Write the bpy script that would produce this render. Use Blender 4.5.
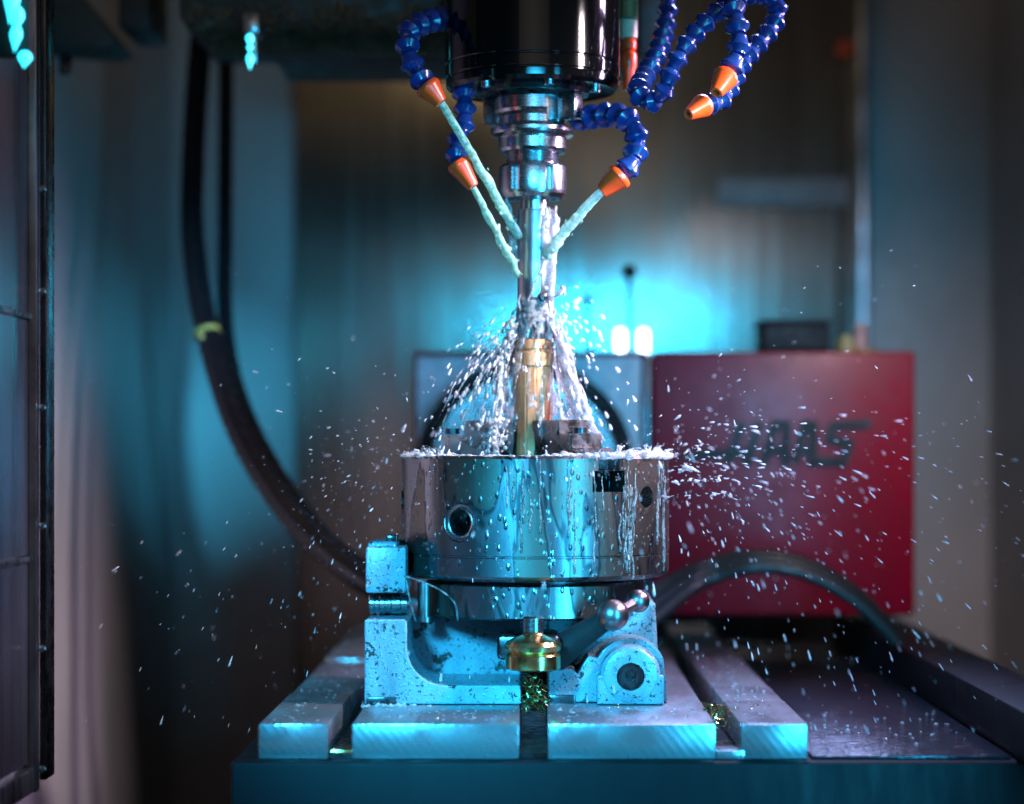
import bpy, bmesh, math, random
from mathutils import Vector, Matrix, noise
R = math.radians
random.seed(7)
scene = bpy.context.scene
COL = scene.collection
for o in list(bpy.data.objects):
    bpy.data.objects.remove(o)

# ------------------------------------------------------------------ camera, light, exposure
ZC = 1.10                       # lens height, metres
F = 2210.0                      # focal length in pixels of the 1024 wide frame
def P(px, py, Y):               # a point of the picture at the real distance Y
    return Vector(((px - 535) * Y / F, Y, ZC - (py - 452) * Y / F))

cd = bpy.data.cameras.new('camera'); cam = bpy.data.objects.new('camera', cd); COL.objects.link(cam)
cam.location = (0, 0, ZC); cam.rotation_euler = (R(90), 0, 0)
cd.sensor_width = 36; cd.lens = F * 36 / 1024
cd.shift_x = -23 / 1024; cd.shift_y = 50 / 1024
cd.clip_start = .05; cd.clip_end = 50
cd.dof.use_dof = True; cd.dof.focus_distance = 1.66; cd.dof.aperture_fstop = 2.5
scene.camera = cam

w = bpy.data.worlds.new('World'); scene.world = w; w.use_nodes = True
bg = w.node_tree.nodes['Background']; bg.inputs[0].default_value = (.95, .86, .80, 1); bg.inputs[1].default_value = .07

CYAN = (.025, .54, 1.0); PINK = (.84, .60, 1.0); WARM = (1, .72, .35)
def area(name, loc, target, sx, sy, power, color, spread=180):
    l = bpy.data.lights.new(name, 'AREA'); l.shape = 'RECTANGLE'; l.size = sx; l.size_y = sy
    l.energy = power; l.color = color; l.spread = R(spread)
    o = bpy.data.objects.new(name, l); COL.objects.link(o); o.location = loc
    o.rotation_euler = (Vector(target) - Vector(loc)).to_track_quat('-Z', 'Y').to_euler()
    return o
# tall cyan lamp on the operator's side, right of the lens: the bright bands on holder, chuck and red housing
area('cyan_lamp', (.335, 1.18, ZC - .0), (.02, 1.78, ZC - .03), .07, .54, 1.5, CYAN, 80)
# long cyan lamp above the opening: mirrored as a band in the steel back panel
area('cyan_lamp', (.16, 1.00, ZC + .243), (.03, 2.82, ZC + .19), .70, .040, .40, CYAN, 27)
# cyan lamp left of the lens, above: fills the casting and the table end
area('cyan_lamp', (-.30, .80, ZC + .20), (-.03, 1.66, ZC - .18), .12, .12, 1.0, CYAN, 28)
# pale violet pink lamp in the right wall of the enclosure
area('pink_lamp', (.53, 1.82, ZC + .32), (0, 1.74, ZC + .02), .07, .44, 3.4, PINK, 82)
# whitish lamp high on the right for spindle nose, hoses and spray
area('white_lamp', (.52, 1.48, ZC + .40), (.03, 1.70, ZC + .10), .06, .06, 1.4, (1, .84, .90), 44)
# second whitish lamp grazing the red housing and the right wall
area('white_lamp', (.46, 1.30, ZC + .50), (.42, 2.25, ZC + .0), .10, .10, .42, (1, .80, .84), 42)
# cyan lamp above the opening on the left: throws the hose shadow into the corner
area('cyan_lamp', (-.05, 1.10, ZC + .32), (-.445, 2.75, ZC + .045), .035, .035, .16, (.06, .58, 1.0), 13)
# added unseen blue violet fill high behind the tool: backlights the spray, tops of table and tray
area('violet_fill', (.22, 2.02, ZC + .60), (.10, 1.62, ZC - .20), .16, .10, 1.9, (.42, .52, 1.0), 60)
# dim warm room light behind the lens, mirrored softly in the upper back panel
area('room_lamp', (.06, .30, ZC + .64), (.05, 2.8, ZC + .35), 1.0, .55, .09, (1, .86, .74), 60)
# added weak warm fill high on the left, tints the upper wall
area('warm_fill', (-.15, 1.9, ZC + .75), (-.15, 2.8, ZC + .2), .3, .1, .30, WARM)

vs = scene.view_settings
scene.display_settings.display_device = 'sRGB'
vs.view_transform = 'Standard'; vs.look = 'None'; vs.exposure = 0; vs.gamma = 1; vs.use_curve_mapping = False
cy = scene.cycles
cy.use_denoising = True; cy.max_bounces = 8; cy.transmission_bounces = 6; cy.glossy_bounces = 4
cy.caustics_reflective = False; cy.caustics_refractive = False; cy.sample_clamp_indirect = 4

# ------------------------------------------------------------------ materials
class NT:
    def __init__(s, name):
        s.m = bpy.data.materials.new(name); s.m.use_nodes = True; s.t = s.m.node_tree; s.n = s.t.nodes
        s.b = s.n['Principled BSDF']; s.out = s.n['Material Output']
    def new(s, typ, **kw):
        n = s.n.new(typ)
        for k, v in kw.items():
            if k in n.inputs.keys(): n.inputs[k].default_value = v
            else: setattr(n, k, v)
        return n
    def link(s, a, b): s.t.links.new(a, b)
    def coord(s, scale=(1, 1, 1)):
        tc = s.new('ShaderNodeTexCoord'); mp = s.new('ShaderNodeMapping'); mp.inputs['Scale'].default_value = scale
        s.link(tc.outputs['Object'], mp.inputs['Vector']); return mp.outputs[0]
    def noise(s, scale, co=None, detail=4, rough=.55, dist=0):
        n = s.new('ShaderNodeTexNoise'); n.inputs['Scale'].default_value = scale; n.inputs['Detail'].default_value = detail
        n.inputs['Roughness'].default_value = rough; n.inputs['Distortion'].default_value = dist
        if co is not None: s.link(co, n.inputs['Vector'])
        return n.outputs['Fac']
    def ramp(s, fac, stops):
        r = s.new('ShaderNodeValToRGB'); e = r.color_ramp.elements
        while len(e) < len(stops): e.new(.5)
        for k, (p, c) in zip(e, stops):
            k.position = p
            k.color = (c, c, c, 1) if isinstance(c, (int, float)) else (*c, 1)
        s.link(fac, r.inputs[0]); return r.outputs[0]
    def mix(s, fac, a, b):
        m = s.new('ShaderNodeMix'); m.data_type = 'RGBA'
        if isinstance(fac, float): m.inputs['Factor'].default_value = fac
        else: s.link(fac, m.inputs['Factor'])
        for v, k in ((a, 6), (b, 7)):
            if isinstance(v, tuple): m.inputs[k].default_value = (*v, 1)
            else: s.link(v, m.inputs[k])
        return m.outputs[2]
    def bump(s, h, strength, dist, normal=None):
        b = s.new('ShaderNodeBump'); b.inputs['Strength'].default_value = strength; b.inputs['Distance'].default_value = dist
        s.link(h, b.inputs['Height'])
        if normal is not None: s.link(normal, b.inputs['Normal'])
        s.link(b.outputs[0], s.b.inputs['Normal']); return b.outputs[0]
    def set(s, color=None, rough=None, metal=None, **kw):
        for k, v in (('Base Color', color), ('Roughness', rough), ('Metallic', metal)):
            if v is None: continue
            if isinstance(v, tuple): s.b.inputs[k].default_value = (*v, 1)
            elif isinstance(v, (int, float)): s.b.inputs[k].default_value = v
            else: s.link(v, s.b.inputs[k])
        for k, v in kw.items(): s.b.inputs[k.replace('_', ' ')].default_value = v
        return s.m

def metal(name, col, rough=.3, var=.12, scale=60, stretch=(1, 1, 1), bump=.1, dirt=None):
    s = NT(name); co = s.coord(stretch); n = s.noise(scale, co, 5)
    d = s.noise(22, s.coord(), 4, .6)
    c2 = dirt or tuple(x * .55 for x in col)
    s.set(s.mix(s.ramp(d, [(.42, 0.), (.68, 1.)]), col, c2), s.ramp(n, [(.3, max(.04, rough - var)), (.75, rough + var)]), 1.0)
    s.bump(n, bump, .001); return s.m
def plastic(name, col, rough=.35, var=.1, scale=70, bump=.05, col2=None, coat=0):
    s = NT(name); n = s.noise(scale, s.coord(), 4)
    s.set(s.mix(s.ramp(n, [(.4, 0.), (.7, 1.)]), col, col2 or tuple(x * .7 for x in col)), s.ramp(n, [(.3, max(.04, rough - var)), (.7, rough + var)]), 0.0)
    s.bump(n, bump, .001); s.b.inputs['Coat Weight'].default_value = coat; return s.m

M = {}
def chuck_mat():
    s = NT('wet_chuck_steel'); co = s.coord((1, 1, .22)); d = s.noise(28, co, 4, .5, .6); g = s.noise(240, s.coord((1, 1, 8)), 3)
    fl = s.noise(60, s.coord((1, 1, .12)), 3, .5, .4)
    col = s.mix(s.ramp(d, [(.47, 0.), (.53, 1.)]), (.25, .27, .29), (.15, .135, .115))
    ln = s.ramp(d, [(.478, 0.), (.494, 1.), (.506, 1.), (.522, 0.)]); col = s.mix(ln, col, (.07, .075, .08))
    r = s.ramp(d, [(.44, .26), (.56, .40)])
    s.set(col, r, 1.0); b = s.bump(fl, .14, .002); s.bump(g, .06, .0005, b)
    bd = s.new('ShaderNodeTexVoronoi', Scale=170.0); s.link(s.coord((1, 1, .6)), bd.inputs['Vector'])
    h = s.ramp(bd.outputs['Distance'], [(.12, 1.), (.28, 0.)])
    s.bump(h, .35, .0012, s.b.inputs['Normal'].links[0].from_socket)
    return s.m
M['chuck'] = chuck_mat()
M['steel'] = metal('turned_steel', (.50, .53, .55), .25, .06, 300, (1, 1, 6), .015)
M['shank'] = metal('ground_steel', (.62, .64, .67), .34, .06, 200, (1, 1, .2), .04)
M['dark_steel'] = metal('oiled_dark_steel', (.10, .10, .11), .3, .12, 90, (1, 1, 1), .12)
M['jaw'] = metal('jaw_steel', (.40, .38, .40), .3, .12, 120, (1, 1, 1), .15, (.16, .12, .12))
M['brass'] = metal('brass', (.80, .50, .20), .22, .1, 80, (1, 1, 1), .1, (.62, .33, .14))
M['bronze'] = metal('wet_bronze', (.92, .46, .22), .24, .1, 70, (1, 1, .3), .25, (.75, .28, .13)); M['bronze'].node_tree.nodes['Principled BSDF'].inputs['Metallic'].default_value = .55
M['copper'] = metal('copper_post', (.30, .25, .25), .36, .1, 80, (1, 1, .3), .1)
M['black_gloss'] = plastic('black_gloss_enamel', (.006, .006, .007), .12, .05, 140, .03, (.012, .011, .012))
def spindle_mat():
    s = NT('blackened_spindle_steel'); n = s.noise(90, s.coord((1, 1, .05)), 4); sp = s.noise(420, s.coord(), 3)
    s.set(s.mix(s.ramp(sp, [(.66, 0.), (.72, 1.)]), (.002, .002, .002), (.008, .007, .007)), s.ramp(n, [(.3, .06), (.75, .13)]), 0.0, IOR=1.42)
    s.bump(n, .05, .0006); return s.m
M['spindle'] = spindle_mat()
def cast_paint():
    s = NT('chipped_blue_grey_paint'); co = s.coord(); n = s.noise(260, co, 6, .72, .5); big = s.noise(45, co, 6, .72)
    m1 = s.ramp(n, [(.575, 0.), (.605, 1.)]); m2 = s.ramp(big, [(.595, 0.), (.62, 1.)])
    c = s.mix(m1, (.24, .35, .41), (.02, .02, .02)); st = s.ramp(s.noise(16, s.coord((1, 1, .4)), 5, .6), [(.42, 0.), (.68, 1.)]); c = s.mix(m2, s.mix(st, c, (.10, .15, .17)), (.03, .028, .026)); c = s.mix(m1, c, (.02, .02, .02))
    s.set(c, s.ramp(n, [(.3, .12), (.65, .42)]), 0.0)
    f = s.noise(420, co, 4); b = s.bump(f, .35, .001); b = s.bump(m1, -.5, .001, b)
    bd = s.new('ShaderNodeTexVoronoi', Scale=260.0); s.link(co, bd.inputs['Vector']); s.bump(s.ramp(bd.outputs['Distance'], [(.12, 1.), (.3, 0.)]), .45, .0012, b); return s.m
M['cast'] = cast_paint()
def rail_mat():
    s = NT('milled_table_steel'); co = s.coord((1, .35, 1)); n = s.noise(38, co, 4, .5); f = s.noise(330, s.coord((1, .15, 1)), 3)
    wv = s.new('ShaderNodeTexWave', Scale=95.0, Distortion=1.5); wv.bands_direction = 'DIAGONAL'; s.link(s.coord((1, 0, .8)), wv.inputs['Vector'])
    c = s.mix(s.ramp(n, [(.45, 0.), (.72, 1.)]), (.38, .39, .41), (.25, .245, .25))
    s.set(c, s.ramp(n, [(.36, .18), (.66, .38)]), .75)
    b = s.bump(f, .10, .0005); s.bump(wv.outputs['Fac'], .09, .0006, b); return s.m
M['rail'] = rail_mat()
def body_mat():
    s = NT('blue_black_table_paint'); n = s.noise(60, s.coord((1, 1, .25)), 5, .65)
    s.set(s.mix(s.ramp(n, [(.4, 0.), (.7, 1.)]), (.002, .0025, .004), (.008, .009, .012)), s.ramp(n, [(.3, .45), (.7, .7)]), 0.0); s.b.inputs['Specular IOR Level'].default_value = .22
    s.bump(n, .3, .001); return s.m
M['body'] = body_mat()
def wet_floor():
    s = NT('wet_tray_steel'); n = s.noise(120, s.coord((.5, 1.6, 1)), 4, .6, .3)
    s.set((.035, .037, .05), s.ramp(n, [(.35, .05), (.65, .25)]), .3); s.bump(n, .7, .003); return s.m
M['wet'] = wet_floor()
def red_mat():
    s = NT('red_enamel'); n = s.noise(50, s.coord(), 5, .65)
    s.set(s.mix(s.ramp(n, [(.4, 0.), (.75, 1.)]), (.23, .002, .018), (.165, .002, .013)), s.ramp(n, [(.3, .28), (.7, .40)]), 0.0); s.b.inputs['Specular IOR Level'].default_value = .27
    s.bump(n, .06, .001); return s.m
M['red'] = red_mat()
M['letter'] = plastic('dark_teal_lettering', (.001, .010, .013), .6)
M['face'] = plastic('pale_face_plate', (.52, .54, .60), .4)
M['black'] = plastic('black_rubber', (.004, .004, .005), .24, .08, 120, .1)
M['black_matte'] = plastic('matte_black_box', (.006, .007, .008), .7, .1, 90, .1); M['cable'] = plastic('dark_green_cable', (.014, .026, .027), .35, .1, 120, .1)
M['blue'] = plastic('blue_hose_plastic', (.006, .030, .15), .22, .06, 90, .04, (.004, .018, .09))
M['orange'] = plastic('orange_nozzle_plastic', (.88, .075, .010), .32, .08, 90, .04, (.68, .05, .008))
M['cream'] = plastic('cream_fitting', (.65, .60, .42), .35)
M['plate'] = plastic('pink_reflection_and_stub', (.50, .27, .24), .5); M['olive'] = plastic('olive_pipe', (.16, .14, .05), .4)  # pink imitates a reflection on the panel; the pipe stub shares it
M['tie'] = plastic('yellow_green_tie', (.42, .28, .07), .45)
def panel_mat(name, col, r0, r1, aniso=True):
    s = NT(name); n = s.noise(90, s.coord((1, 1, .015)), 4, .6); b = s.noise(6, s.coord(), 4)
    s.set(s.mix(s.ramp(b, [(.35, 0.), (.7, 1.)]), col, tuple(x * .72 for x in col)), s.ramp(n, [(.3, r0), (.7, r1)]), .9)
    s.bump(n, .35, .0012); return s.m
M['panel'] = panel_mat('brushed_back_panel', (.34, .31, .27), .16, .30); M['panel'].node_tree.nodes['Principled BSDF'].inputs['Metallic'].default_value = .985; M['panel'].node_tree.nodes['Principled BSDF'].inputs['Anisotropic'].default_value = .7
tn = M['panel'].node_tree.nodes.new('ShaderNodeTangent'); tn.direction_type = 'RADIAL'; tn.axis = 'Z'; M['panel'].node_tree.links.new(tn.outputs[0], M['panel'].node_tree.nodes['Principled BSDF'].inputs['Tangent'])
M['pane'] = panel_mat('smoked_door_pane', (.20, .20, .23), .22, .38)
def wall_mat():
    s = NT('stained_painted_sheet'); n = s.noise(7, s.coord((1, 1, .7)), 3, .5); f = s.noise(90, s.coord(), 4)
    s.set(s.mix(s.ramp(n, [(.3, 0.), (.8, 1.)]), (.42, .405, .40), (.31, .295, .285)), s.ramp(f, [(.3, .35), (.7, .5)]), .1)
    s.bump(f, .06, .001); return s.m
M['wall'] = wall_mat()
M['frame'] = metal('door_frame_metal', (.38, .40, .44), .3, .1, 80, (1, 1, .1), .05)
M['grime'] = plastic('grimy_dark_casting', (.016, .026, .026), .5, .15, 60, .6, (.035, .034, .020))
M['swarf'] = plastic('dirty_swarf', (.07, .065, .025), .5, .2, 200, .5, (.02, .03, .02))
def water(name, milk, col=(.86, .97, .97), bumpy=.25):
    s = NT(name); s.set((1, 1, 1), .04, 0.0, Transmission_Weight=1.0, IOR=1.33)
    d = s.new('ShaderNodeBsdfDiffuse'); d.inputs[0].default_value = (*col, 1)
    t = s.new('ShaderNodeBsdfTranslucent'); t.inputs[0].default_value = (*col, 1)
    a = s.new('ShaderNodeMixShader'); a.inputs[0].default_value = .45; s.link(d.outputs[0], a.inputs[1]); s.link(t.outputs[0], a.inputs[2])
    m = s.new('ShaderNodeMixShader')
    n = s.noise(260, s.coord(), 4, .6); f = s.ramp(n, [(.35, max(0, milk - .25)), (.65, min(1, milk + .25))])
    s.link(f, m.inputs[0]); s.link(s.b.outputs[0], m.inputs[1]); s.link(a.outputs[0], m.inputs[2])
    s.link(m.outputs[0], s.out.inputs['Surface'])
    if bumpy: s.bump(n, bumpy, .001)
    return s.m
M['jet'] = water('milky_coolant', .48, (.56, 1.0, .78), .04)
M['splash'] = water('splashing_coolant', .40, (.92, .96, .98))
M['drop'] = water('coolant_droplets', .72, (.95, .97, 1.0))
M['clear'] = water('clear_runoff', .15); M['veil'] = water('thin_coolant_sheet', .22, (.9, .97, 1), .5)
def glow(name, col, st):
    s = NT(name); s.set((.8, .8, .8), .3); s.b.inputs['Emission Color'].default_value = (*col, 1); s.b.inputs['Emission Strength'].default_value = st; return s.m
M['cyan_glow'] = glow('cyan_highlight_glow', (.02, .75, 1), 3.5)  # emission stands in for cyan highlights
M['white_glow'] = glow('white_spot_glow', (.85, 1, 1), 7)  # emission stands in for bright white spots
M['chips'] = metal('green_gold_chips', (.40, .33, .14), .22, .1, 300, (1, 1, 1), .1, (.55, .38, .12))

# ------------------------------------------------------------------ mesh helpers
def link_mesh(name, bm, mat, parent=None, angle=24):
    me = bpy.data.meshes.new(name); bmesh.ops.recalc_face_normals(bm, faces=bm.faces); bm.to_mesh(me); bm.free()
    me.materials.append(mat)
    for p in me.polygons: p.use_smooth = True
    me.set_sharp_from_angle(angle=R(angle))
    o = bpy.data.objects.new(name, me); COL.objects.link(o)
    if parent: o.parent = parent; o.matrix_parent_inverse = world_of(parent).inverted()
    return o
def world_of(o):
    m = Matrix.LocRotScale(o.location, o.rotation_euler, o.scale)
    return world_of(o.parent) @ o.matrix_parent_inverse @ m if o.parent else m
def tag(o, label, cat, group=None, kind=None):
    if label: o['label'] = label
    if cat: o['category'] = cat
    if group: o['group'] = group
    if kind: o['kind'] = kind
    return o
def thing(name, label, cat, loc=(0, 0, 0), group=None):
    o = bpy.data.objects.new(name, None); COL.objects.link(o); o.location = loc; o.empty_display_size = .03
    return tag(o, label, cat, group)
def box(bm, x0, x1, y0, y1, z0, z1, bev=.001, seg=2):
    t = bmesh.new(); bmesh.ops.create_cube(t, size=1)
    for v in t.verts: v.co = Vector(((x0 + x1) / 2 + v.co.x * (x1 - x0), (y0 + y1) / 2 + v.co.y * (y1 - y0), (z0 + z1) / 2 + v.co.z * (z1 - z0)))
    if bev: bmesh.ops.bevel(t, geom=list(t.edges), offset=bev, segments=seg, affect='EDGES', profile=.5)
    merge(bm, t)
def merge(bm, t, mtx=None):
    if mtx is not None: bmesh.ops.transform(t, matrix=mtx, verts=t.verts)
    me = bpy.data.meshes.new('t'); t.to_mesh(me); t.free(); bm.from_mesh(me); bpy.data.meshes.remove(me)
def lathe(bm, prof, mtx=Matrix(), seg=64, cap=True):
    t = bmesh.new(); rings = []
    for r, z in prof:
        rings.append([t.verts.new((r * math.cos(2 * math.pi * k / seg), r * math.sin(2 * math.pi * k / seg), z)) for k in range(seg)])
    for a, b in zip(rings, rings[1:]):
        for k in range(seg): t.faces.new((a[k], a[(k + 1) % seg], b[(k + 1) % seg], b[k]))
    if cap: t.faces.new(rings[0][::-1]); t.faces.new(rings[-1])
    merge(bm, t, mtx)
def at(loc, d=None):
    m = Matrix.Translation(loc)
    if d is not None: m = m @ Vector(d).to_track_quat('Z', 'Y').to_matrix().to_4x4()
    return m
def catmull(pts, n):
    pts = [Vector(p) for p in pts]; ext = [pts[0] * 2 - pts[1]] + pts + [pts[-1] * 2 - pts[-2]]; out = []
    for i in range(1, len(ext) - 2):
        p0, p1, p2, p3 = ext[i - 1:i + 3]
        for k in range(n):
            t = k / n
            out.append(.5 * (2 * p1 + (p2 - p0) * t + (2 * p0 - 5 * p1 + 4 * p2 - p3) * t * t + (3 * p1 - p0 - 3 * p2 + p3) * t ** 3))
    return out + [pts[-1]]
def tube(bm, pts, rad, seg=12):
    n = len(pts); rings = []; up = Vector((0, 0, 1)); prev = None
    for i, p in enumerate(pts):
        d = (pts[min(i + 1, n - 1)] - pts[max(i - 1, 0)])
        d = d.normalized() if d.length > 1e-9 else Vector((0, 0, 1))
        a = prev - d * prev.dot(d) if prev is not None else d.cross(Vector((.31, .9, .27)))
        a.normalize(); prev = a; b = d.cross(a)
        r = rad(i / (n - 1)) if callable(rad) else rad
        rings.append([bm.verts.new(p + (a * math.cos(2 * math.pi * k / seg) + b * math.sin(2 * math.pi * k / seg)) * r) for k in range(seg)])
    for a, b in zip(rings, rings[1:]):
        for k in range(seg): bm.faces.new((a[k], a[(k + 1) % seg], b[(k + 1) % seg], b[k]))
    bm.faces.new(rings[0][::-1]); bm.faces.new(rings[-1])
def prism(bm, poly, y0, y1, bev=0):         # polygon of (x, z), extruded along y
    t = bmesh.new(); f = t.faces.new([t.verts.new((x, y0, z)) for x, z in poly])
    r = bmesh.ops.extrude_face_region(t, geom=[f])
    for v in r['geom']:
        if isinstance(v, bmesh.types.BMVert): v.co.y = y1
    if bev:
        bmesh.ops.recalc_face_normals(t, faces=t.faces)
        e = [e for e in t.edges if abs(e.verts[0].co.y - y0) < 1e-6 and abs(e.verts[1].co.y - y0) < 1e-6]
        bmesh.ops.bevel(t, geom=e, offset=bev, segments=2, affect='EDGES', profile=.5)
    merge(bm, t)
def boolean(o, cutters):
    for c in cutters:
        m = o.modifiers.new('cut', 'BOOLEAN'); m.operation = 'DIFFERENCE'; m.solver = 'EXACT'; m.object = c; m.use_self = True
    dg = bpy.context.evaluated_depsgraph_get(); dg.update()
    me = bpy.data.meshes.new_from_object(o.evaluated_get(dg)); o.modifiers.clear(); o.data = me
    for p in me.polygons: p.use_smooth = True
    me.set_sharp_from_angle(angle=R(18))
    for c in cutters: bpy.data.objects.remove(c)
def remesh(o, voxel, smooth=4):
    m = o.modifiers.new('fuse', 'REMESH'); m.mode = 'VOXEL'; m.voxel_size = voxel; m.use_smooth_shade = True
    if smooth: s = o.modifiers.new('soften', 'SMOOTH'); s.factor = .5; s.iterations = smooth
    dg = bpy.context.evaluated_depsgraph_get(); dg.update()
    me = bpy.data.meshes.new_from_object(o.evaluated_get(dg)); o.modifiers.clear(); o.data = me
    for p in me.polygons: p.use_smooth = True
def blob(bm, c, r, stretch=None, k=1.0, sub=1):
    t = bmesh.new(); bmesh.ops.create_icosphere(t, subdivisions=sub, radius=r)
    if stretch is not None and Vector(stretch).length > 1e-6:
        for v in t.verts:
            v.co.z *= k
            if v.co.z < 0: f_ = max(.10, 1 + v.co.z / (r * k) * .9); v.co.x *= f_; v.co.y *= f_; v.co.z *= 1.5
        merge(bm, t, at(c, stretch))
    else: merge(bm, t, Matrix.Translation(c))

# ------------------------------------------------------------------ enclosure
YW = 2.85
xl = (173 - 535) * YW / F; xr = (990 - 535) * YW / F
bm = bmesh.new(); box(bm, -2.5, 2.5, -.5, 4, .18, .2, 0); tag(link_mesh('floor', bm, M['body']), None, None, kind='structure')
bm = bmesh.new(); box(bm, xl - .03, xr + .03, YW, YW + .02, .2, 2.4, 0)
tag(link_mesh('rear_wall', bm, M['wall']), 'pale stained sheet metal wall across the back of the machine, behind the brushed panel', 'wall')
bm = bmesh.new(); box(bm, xl - .02, xl, 1.72, YW - .002, .2, 2.4, .0); box(bm, xl - .0005, xl + .006, 1.72, 1.735, .2, 2.4, .002)
tag(link_mesh('side_wall', bm, M['wall']), 'pale sheet metal side wall lit cyan, behind the thick black hose', 'wall')
sw = thing('side_wall', 'grey brown sheet metal side wall with bolts, right of the red housing', 'wall', (xr, 2, .2))
bm = bmesh.new(); box(bm, xr, xr + .02, 1.3, YW - .002, .2, 2.4, 0); link_mesh('sheet', bm, M['wall'], sw)
bm = bmesh.new(); box(bm, xr - .016, xr - .002, 2.30, 2.36, .2, 2.4, .004); link_mesh('edge_channel', bm, M['dark_steel'], sw)
for py in (80, 140, 270, 430, 560):
    bm = bmesh.new(); p = P(992, py, 2.6); lathe(bm, [(.009, 0), (.009, .004), (.005, .007)], at((xr, 2.6, p.z), (-1, 0, 0)), 16); link_mesh('bolt', bm, M['dark_steel'], sw)
def zz0(py): return ZC - (py - 452) * (YW - .034) / F
bp = thing('back_panel', 'brushed steel panel reflecting a cyan glow behind the spindle', 'panel', P(575, 452, YW - .03))
x0, x1 = P(295, 0, YW - .03).x, P(856, 0, YW - .03).x
bm = bmesh.new(); box(bm, x0, x1, YW - .03, YW - .004, .2, 2.4, .003); link_mesh('sheet', bm, M['panel'], bp)
bm = bmesh.new(); box(bm, x1 + .001, x1 + .016, YW - .045, YW - .004, .2, 2.4, .003); link_mesh('edge_strip', bm, M['frame'], bp)
bm = bmesh.new(); box(bm, P(716, 0, YW - .034).x, P(850, 0, YW - .034).x, YW - .038, YW - .0305, zz0(206), zz0(178), .002); link_mesh('reflection_plate', bm, M['plate'], bp)  # plate added to imitate a pale reflection in the panel
bm = bmesh.new(); p = P(846, 48, YW - .05); lathe(bm, [(.010, 0), (.012, .004), (.012, .012), (.008, .016)], at((p.x, YW - .0305, p.z), (0, -1, 0)), 20); link_mesh('reflection_disc', bm, M['orange'], bp)  # orange disc added to imitate a reflected spot in the panel
# sliding door at the left, seen along its face
dr = thing('side_door', 'dark smoked door with metal frame and screws at the left edge', 'door', (-.36, 1.4, .9))
X = -.36
def zz(py, Y): return ZC - (py - 452) * Y / F
YE = 1.60
zs = [1.9, zz(318, YE), zz(558, YE), zz(765, YE)]
bm = bmesh.new()
box(bm, X - .012, X, .8, YE - .012, zs[3] - .018, zs[3], .0015)
for z in zs[1:3]: box(bm, X - .012, X - .001, .8, YE - .012, z - .002, z + .002, .0005)
box(bm, X - .014, X + .002, YE - .012, YE - .002, zs[3] - .018, 1.9, .0015)
link_mesh('door_frame', bm, M['frame'], dr)
for a, b in zip(zs, zs[1:]):
    bm = bmesh.new(); box(bm, X - .009, X - .004, .8, YE - .014, b + .003, a - .003, 0); link_mesh('pane', bm, M['pane'], dr)
bm = bmesh.new(); box(bm, X + .0025, X + .0075, YE - .006, YE + .022, zs[3] - .010, 1.9, .001); link_mesh('edge_strip', bm, M['dark_steel'], dr)
for py in (190, 292, 408, 526, 648, 768):
    bm = bmesh.new(); lathe(bm, [(.0028, 0), (.0028, .0012), (.0015, .002)], at((X + .005, YE - .0062, zz(py, YE)), (0, -1, 0)), 12); link_mesh('screw', bm, M['steel'], dr)

# ------------------------------------------------------------------ milling table and tray
ZT = ZC - 272 * 1.54 / F; ZB = ZC - 308 * 1.54 / F
S0 = 1.54 / F
tb = thing('milling_table', 'slotted steel milling table seen from its end under the chuck', 'machine table', (0, 1.54, ZB))
def rail(x0, x1, segs, zt=ZT):
    for a, b, dz in segs:
        bm = bmesh.new(); box(bm, (x0 - 535) * S0, (x1 - 535) * S0, a, b, ZB + .0005, zt + dz, .0012)
        link_mesh('table_rail', bm, M['rail'], tb)
rail(258.5, 328, [(1.54, 1.735, 0), (1.737, 2.02, -.0015), (2.022, 2.46, .0005)])
rail(352, 519, [(1.54, 2.46, 0)])
rail(548, 716, [(1.54, 2.46, 0)])
rail(741, 808, [(1.54, 1.685, 0), (1.687, 1.79, -.0006), (1.792, 2.46, -.0015)])
for a, b in ((328, 352), (519, 548), (716, 741)):      # slot floors
    bm = bmesh.new(); box(bm, (a - 535) * S0 + .0005, (b - 535) * S0 - .0005, 1.545, 2.45, ZB + .0006, ZB + .004, 0); link_mesh('slot_floor', bm, M['dark_steel'], tb)
bm = bmesh.new(); box(bm, (716 - 535) * S0, (745 - 535) * S0, 1.5385, 1.56, ZB + .0006, ZB + .007, .001); link_mesh('slot_key', bm, M['rail'], tb)
bm = bmesh.new(); box(bm, (322 - 535) * S0, (356 - 535) * S0, 1.546, 1.57, ZB + .0006, ZB + .006, .001); link_mesh('slot_key', bm, M['brass'], tb)
bm = bmesh.new(); box(bm, (232 - 535) * S0, .40, 1.532, 2.49, ZB - .35, ZB, .003, 3); link_mesh('table_body', bm, M['body'], tb)
tr = thing('coolant_tray', 'wet dark coolant tray with raised black lip right of the table', 'tray', (.27, 1.55, ZB))
bm = bmesh.new(); box(bm, (812 - 535) * S0, .332, 1.540, 2.47, ZB + .0006, ZB + .003, .0008); link_mesh('tray_floor', bm, M['wet'], tr)
bm = bmesh.new(); box(bm, .334, .39, 1.42, 2.47, ZB + .0006, ZC - 260 * 1.509 / F, .003); link_mesh('tray_lip', bm, M['body'], tr)
bm = bmesh.new(); rr = random.Random(3)
def chips(bm, rr, n, fx, fy, fz, s0, s1):
    for _ in range(n):
        c = Vector((rr.uniform(*fx), rr.uniform(*fy), rr.uniform(*fz))); d = Vector((rr.uniform(-1, 1), rr.uniform(-1, 1), rr.uniform(-1, 1))).normalized(); e = d.orthogonal()
        L = rr.uniform(s0, s1); f = d.cross(e); w_ = rr.uniform(.18, .34) * L; pts = [c + d * L * (k / 9 - .5) + (e * math.cos(k * .95) + f * math.sin(k * .95)) * w_ for k in range(10)]
        tube(bm, pts, L * .055, 4)
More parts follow.
